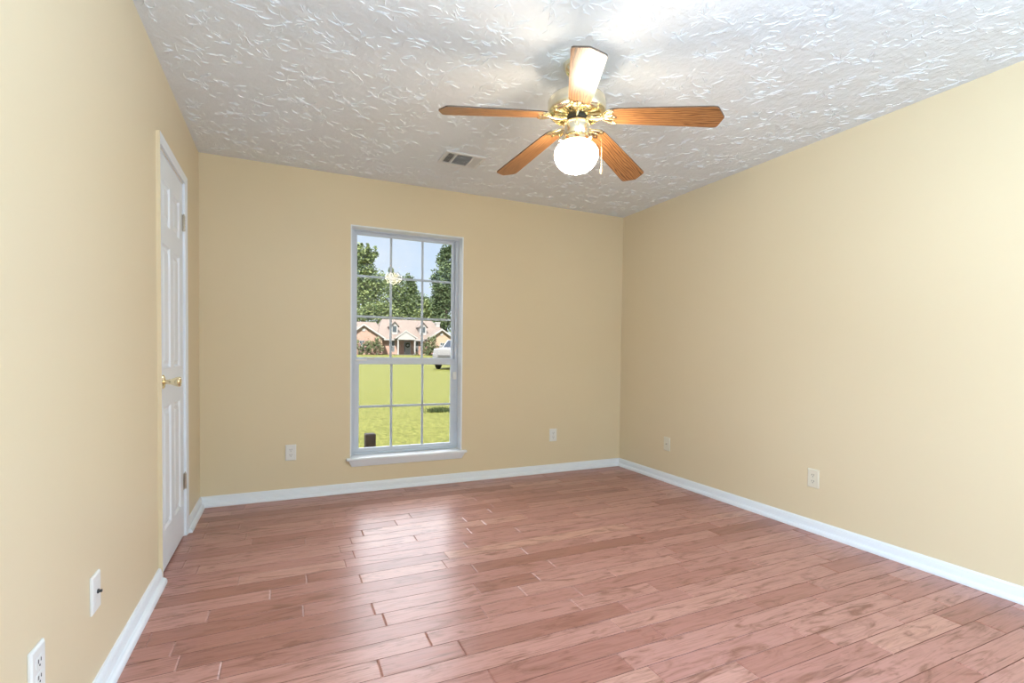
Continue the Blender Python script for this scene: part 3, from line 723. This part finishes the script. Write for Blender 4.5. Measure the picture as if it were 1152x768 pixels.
# ------------------------------------------------------------------ foliage
M_LEAF_A = leaf_material('leaves_mid', (0.032, 0.060, 0.020), (0.165, 0.220, 0.090))
M_LEAF_B = leaf_material('leaves_dark', (0.026, 0.050, 0.021), (0.130, 0.185, 0.088))
M_LEAF_C = leaf_material('leaves_light', (0.045, 0.080, 0.026), (0.225, 0.275, 0.11))
M_LEAF_P = leaf_material('leaves_myrtle', (0.045, 0.065, 0.03), (0.18, 0.21, 0.105), (0.32, 0.19, 0.17))
M_BARK = mat('bark', (0.045, 0.035, 0.028), 0.9)
def foliage(blobs, n, size, rnd):
    """blobs: (x, y, z, rx, ry, rz); n leaf sprays spread through the outer shells"""
    m = MB(); tot = sum(b[3] * b[5] for b in blobs)
    for (x, y, z, rx, ry, rz) in blobs:
        # lumpy sub-clusters inside each blob
        subs = []
        for k in range(max(4, int(8 * rx * rz / (tot / len(blobs) + 1e-6)))):
            d = Vector((rnd.gauss(0, 1), rnd.gauss(0, 1), rnd.gauss(0, 1))).normalized() * rnd.uniform(0.45, 0.85)
            subs.append((d, rnd.uniform(0.35, 0.7)))
        for k in range(int(n * rx * rz / tot)):
            c, rr = rnd.choice(subs)
            d = c + Vector((rnd.gauss(0, 1), rnd.gauss(0, 1), rnd.gauss(0, 1))).normalized() * rr * rnd.uniform(0.6, 1.0)
            if rnd.random() < 0.25: d = Vector((rnd.gauss(0, 1), rnd.gauss(0, 1), rnd.gauss(0, 1))).normalized() * rnd.uniform(0.5, 1.12)
            p = Vector((x + d.x * rx, y + d.y * ry, z + d.z * rz))
            s = size * rnd.uniform(0.55, 1.25)
            a = Vector((rnd.gauss(0, 1), rnd.gauss(0, 1), rnd.gauss(0, 0.6))).normalized(); b_ = a.cross(Vector((rnd.gauss(0, 1), rnd.gauss(0, 1), rnd.gauss(0, 1)))).normalized()
            m.add([p - a * s, p - b_ * s * .45 + a * .1 * s, p + a * s, p + b_ * s * .45 - a * .05 * s], [(0, 1, 2, 3)])
    return m
def tree(name, base, blobs, n, size, lm, label, seed, trunk=0.3):
    rnd = random.Random(seed)
    t = thing(name, base, label, 'tree')
    top = max(b[2] for b in blobs)
    m = MB(); m.tube([(0, 0, -0.3), (0.1, 0, top * .3), (0.25, .1, top * .6), (0.2, 0, top * .95)], [trunk, trunk * .8, trunk * .55, trunk * .15], 8)
    for k in range(6):
        b_ = blobs[k % len(blobs)]
        m.tube([(0.15, 0, top * (.35 + .06 * k)), (b_[0] * .5, b_[1] * .5, (b_[2] + top * .45) * .5), (b_[0], b_[1], b_[2])], [trunk * .4, trunk * .25, trunk * .1], 6)
    m.build('trunk', M_BARK, t)
    me = MB.build
    f = foliage(blobs, n, size, rnd)
    # no merging for leaves
    me_ = bpy.data.meshes.new('foliage'); me_.from_pydata(f.v, [], f.f); me_.materials.append(lm)
    o = bpy.data.objects.new('foliage', me_); COL.objects.link(o); o.parent = t
    return t
def tx(px, Y): return (0.2021 + (px - 453) * 0.00180) * Y + 1.2
def tz(py, Y, px=453): return CAMZ + (394.0 - py + (px - 453) * 0.012) * 0.001794 * Y
def tree_at(name, px, Y, spec, n, size, lm, label, seed, trunk=0.3):
    """spec: crown lobes as (dx px, y px, rx px, rz px) converted to metres at distance Y"""
    k = 0.001794 * Y; gz = ground_z(min(Y, 110))
    x = tx(px, Y)
    blobs = [(dx * k, (i % 3 - 1) * .4, tz(py, Y, px + dx) - gz, rx * k, max(rx, rz) * k * .35, rz * k) for i, (dx, py, rx, rz) in enumerate(spec)]
    return tree(name, (x, Y, gz), blobs, n, size, lm, label, seed, trunk)
tree_at('shade_tree', 411, 101, [(0, 330, 20, 26), (-2, 300, 14, 20), (-7, 285, 6, 10), (6, 289, 5, 9), (12.5, 284, 3.5, 6), (-2, 282, 4, 6), (4, 280, 2.5, 4), (10, 318, 15, 18)], 9000, 0.31, M_LEAF_C, 'tall pale green tree at the left edge of the window, behind the house', 1, .45)
tree_at('shade_tree', 447, 114, [(0, 340, 22, 24), (-4, 318, 9, 10), (14, 318, 10, 11), (-5, 305, 4, 5), (3, 311, 5, 6), (16, 311, 4, 6)], 8000, 0.34, M_LEAF_A, 'mid green tree behind the house, seen through the middle panes', 2)
tree_at('shade_tree', 470, 124, [(0, 345, 16, 20), (-3, 326, 8, 10), (6, 336, 10, 12)], 4500, 0.36, M_LEAF_B, 'dark green tree behind the house between the middle and right grille bars', 3)
tree_at('shade_tree', 503, 98, [(0, 318, 17, 26), (2, 285, 11, 14), (8, 276, 7, 9), (-6, 292, 6, 9), (-12, 308, 7, 10), (-4, 340, 14, 16), (10, 300, 12, 18), (2, 360, 14, 12)], 10000, 0.32, M_LEAF_B, 'tall dark tree filling the right panes of the window', 4, .5)
tree_at('shade_tree', 428, 97.2, [(0, 352, 16, 14), (-18, 356, 14, 12), (14, 355, 12, 10)], 5500, 0.30, M_LEAF_C, 'low light green tree just above the left roof of the house', 5)
tree_at('shade_tree', 487, 107, [(0, 346, 13, 13), (-10, 352, 10, 9), (12, 352, 10, 10)], 4500, 0.32, M_LEAF_C, 'light green tree just above the right roof of the house', 6)
tree_at('shade_tree', 385, 114, [(0, 345, 20, 26), (-6, 315, 14, 18), (6, 330, 16, 16)], 2600, 0.42, M_LEAF_A, 'tree left of the tall pale green tree, half hidden by the window jamb', 8)
tree_at('shade_tree', 530, 111, [(0, 340, 20, 26), (4, 305, 14, 20)], 2400, 0.5, M_LEAF_A, 'tree right of the tall dark tree, half hidden by the window jamb', 9)
def shrub(px, Y, spec, n, size, lm, label, seed):
    rnd = random.Random(seed); k = 0.001794 * Y; gz = ground_z(Y)
    t = thing('shrub', (tx(px, Y), Y, gz), label, 'shrub')
    f = foliage([(dx * k, 0, tz(py, Y) - gz, rx * k, rx * k * .8, rz * k) for dx, py, rx, rz in spec], n, size, rnd)
    me_ = bpy.data.meshes.new('foliage'); me_.from_pydata(f.v, [], f.f); me_.materials.append(lm)
    o = bpy.data.objects.new('foliage', me_); COL.objects.link(o); o.parent = t
    m = MB()
    for q in range(5):
        dx = rnd.uniform(-.3, .3); m.tube([(dx, 0, -0.1), (dx * 2.5, rnd.uniform(-.2, .2), 0.9), (dx * 4, 0, 1.7)], [.05, .04, .02], 6)
    m.build('stem', M_BARK, t)
shrub(415, 80.5, [(-8, 392, 4, 6), (-1, 387, 5, 9), (5, 390, 5, 8), (11, 388, 5, 9), (-11, 386, 3, 5), (8, 383, 3, 6)], 2600, 0.16, M_LEAF_P, 'flowering shrub in front of the left brick gable', 21)
shrub(482.5, 80.5, [(-3, 390, 4.5, 8), (3, 385, 5, 10), (0, 394, 6, 5), (8, 390, 4, 8), (6, 380, 3, 6)], 2600, 0.16, M_LEAF_P, 'reddish green shrub in front of the tan right gable', 22)
shrub(468.7, 81.0, [(0, 396.5, 2.2, 2.2)], 220, 0.13, M_LEAF_P, 'small rounded shrub beside the porch column', 23)

# ------------------------------------------------------------------ car
M_CAR = mat('white_car_paint', (0.185, 0.185, 0.19), 0.25, **{'Coat Weight': 0.4}); M_CARGLASS = mat('car_glass', (0.03, 0.038, 0.055), 0.35, spec=0.05); M_TYRE = mat('tyre', (0.012, 0.012, 0.012), 0.8)
CYD = 32.0
car = thing('car', (10.98, CYD + 0.9, ground_z(CYD)), 'white sport utility vehicle parked across the lawn in front of the house', 'car', math.radians(50))
def sect(x, hw, zt, hwt):    # one cross section ring of the lower body / cabin
    return [(x, -hw, 0.30), (x, -hw, 0.62), (x, -hw * .98, 0.98), (x, -hwt, zt), (x, hwt, zt), (x, hw * .98, 0.98), (x, hw, 0.62), (x, hw, 0.30)]
ss = [(-2.36, .80, 1.05, .72), (-2.30, .90, 1.34, .80), (-1.2, .93, 1.43, .84), (-0.95, .94, 1.45, .86), (2.1, .94, 1.45, .86), (2.33, .90, 1.40, .80), (2.40, .82, .85, .72)]
vs = []; fs = []
for a in ss: vs += sect(*a)
for i in range(len(ss) - 1):
    for k in range(8): fs.append((i * 8 + k, i * 8 + (k + 1) % 8, i * 8 + 8 + (k + 1) % 8, i * 8 + 8 + k))
fs += [tuple(range(7, -1, -1)), tuple((len(ss) - 1) * 8 + k for k in range(8))]
MB().add(vs, fs).build('body', M_CAR, car, True, bevel=0.03)
m = MB(); m.hexa([(-1.00, -.82, 1.43), (2.15, -.82, 1.43), (2.15, .82, 1.43), (-1.00, .82, 1.43), (-0.35, -.66, 1.97), (1.85, -.66, 1.97), (1.85, .66, 1.97), (-0.35, .66, 1.97)]); m.build('cabin', M_CAR, car, bevel=0.05)
def onface(a, b_, c, d, off, name):      # glazing laid just proud of a cabin face
    v = [Vector(p) for p in (a, b_, c, d)]; n_ = (v[1] - v[0]).cross(v[3] - v[0]).normalized()
    cen = sum(v, Vector()) / 4
    q = [cen + (p - cen) * 0.86 + n_ * off for p in v]; q2 = [p - n_ * (off * 1.5) for p in q]
    MB().hexa(q2 + q).build(name, M_CARGLASS, car)
onface((-1.00, .82, 1.43), (-1.00, -.82, 1.43), (-0.35, -.66, 1.97), (-0.35, .66, 1.97), 0.012, 'windshield')
onface((-1.00, -.82, 1.43), (2.15, -.82, 1.43), (1.85, -.66, 1.97), (-0.35, -.66, 1.97), 0.012, 'side_window')
onface((2.15, .82, 1.43), (-1.00, .82, 1.43), (-0.35, .66, 1.97), (1.85, .66, 1.97), 0.012, 'side_window')
onface((2.15, -.82, 1.43), (2.15, .82, 1.43), (1.85, .66, 1.97), (1.85, -.66, 1.97), 0.012, 'rear_window')
for x in (-1.45, 1.4):
    for s in (1, -1):
        m = MB().lathe([(0.02, -.12), (.34, -.12), (.38, -.08), (.38, .08), (.34, .12), (.22, .12), (.20, .09), (0, .09)], 24, Matrix.Translation((x, s * .84, .38)) @ Matrix.Rotation(-s * PI / 2, 4, 'X'))
        w = m.build('wheel', M_TYRE, car, True)
        MB().lathe([(0, .115), (.18, .125), (.21, .10)], 20, Matrix.Translation((x, s * .84, .38)) @ Matrix.Rotation(-s * PI / 2, 4, 'X')).build('hubcap', M_STEEL, w, True)
for s in (1, -1):
    MB().box(-2.37, -2.22, s * .72 - .14, s * .72 + .14, .86, 1.04).build('headlight', mat('headlight_lens', (.2, .2, .22), .1), car, bevel=.02)
    MB().box(-0.80, -0.62, s * .98 - .10, s * .98 + .10, 1.40, 1.60).build('side_mirror', M_CAR, car, bevel=.03)
    MB().box(2.28, 2.40, s * .76 - .10, s * .76 + .10, .80, 1.05).build('tail_light', mat('tail_lens', (.16, .01, .01), .2), car, bevel=.02)
MB().box(-2.40, -2.30, -.48, .48, .80, .95).build('grille', mat('grille_grey', (0.08, 0.08, 0.085), 0.4), car, bevel=.02)

# ------------------------------------------------------------------ dark box standing just outside the glass, dark green patch of short blades on the lawn
m = MB(); zt = 0.360 + 0.15
bx = thing('post', (0.692, 4.52, ground_z(4.52)), 'short dark brown square post just outside the lower left window pane', 'post')
m.box(-.044, .044, -.044, .044, -0.1, 0.360 - ground_z(4.52))
mb_ = mat('mottled_brown_wood', (0.02, 0.014, 0.010), 0.85); t_ = NT(mb_)
t_.link(t_.mix(t_.noise(t_.coord(), 60, 4, .7), (0.006, 0.004, 0.003), (0.050, 0.034, 0.024)), t_.b.inputs['Base Color'])
m.build('post_shaft', mb_, bx)
m = MB(); m.hexa([(-.047, -.047, 0.360 - ground_z(4.52)), (.047, -.047, 0.360 - ground_z(4.52)), (.047, .047, 0.360 - ground_z(4.52)), (-.047, .047, 0.360 - ground_z(4.52)), (-.036, -.036, 0.368 - ground_z(4.52)), (.036, -.036, 0.368 - ground_z(4.52)), (.036, .036, 0.368 - ground_z(4.52)), (-.036, .036, 0.368 - ground_z(4.52))])
m.build('post_cap', mb_, bx)
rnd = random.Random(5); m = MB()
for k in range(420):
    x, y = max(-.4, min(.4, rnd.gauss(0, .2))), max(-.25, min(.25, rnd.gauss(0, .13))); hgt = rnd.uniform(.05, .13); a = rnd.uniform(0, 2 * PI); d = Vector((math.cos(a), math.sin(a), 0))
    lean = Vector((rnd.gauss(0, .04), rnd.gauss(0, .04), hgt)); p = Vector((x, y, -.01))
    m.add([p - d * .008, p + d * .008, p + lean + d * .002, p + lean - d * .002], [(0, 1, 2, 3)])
me_ = bpy.data.meshes.new('dark_green_patch'); me_.from_pydata(m.v, [], m.f); me_.materials.append(leaf_material('patch_green', (0.012, 0.025, 0.006), (0.035, 0.055, 0.014)))
o = bpy.data.objects.new('dark_green_patch', me_); COL.objects.link(o); o.location = (3.27, 11.08, ground_z(11.08))
tag(o, 'small dark green patch on the lawn, seen through the lower right pane', 'weeds', kind='stuff')
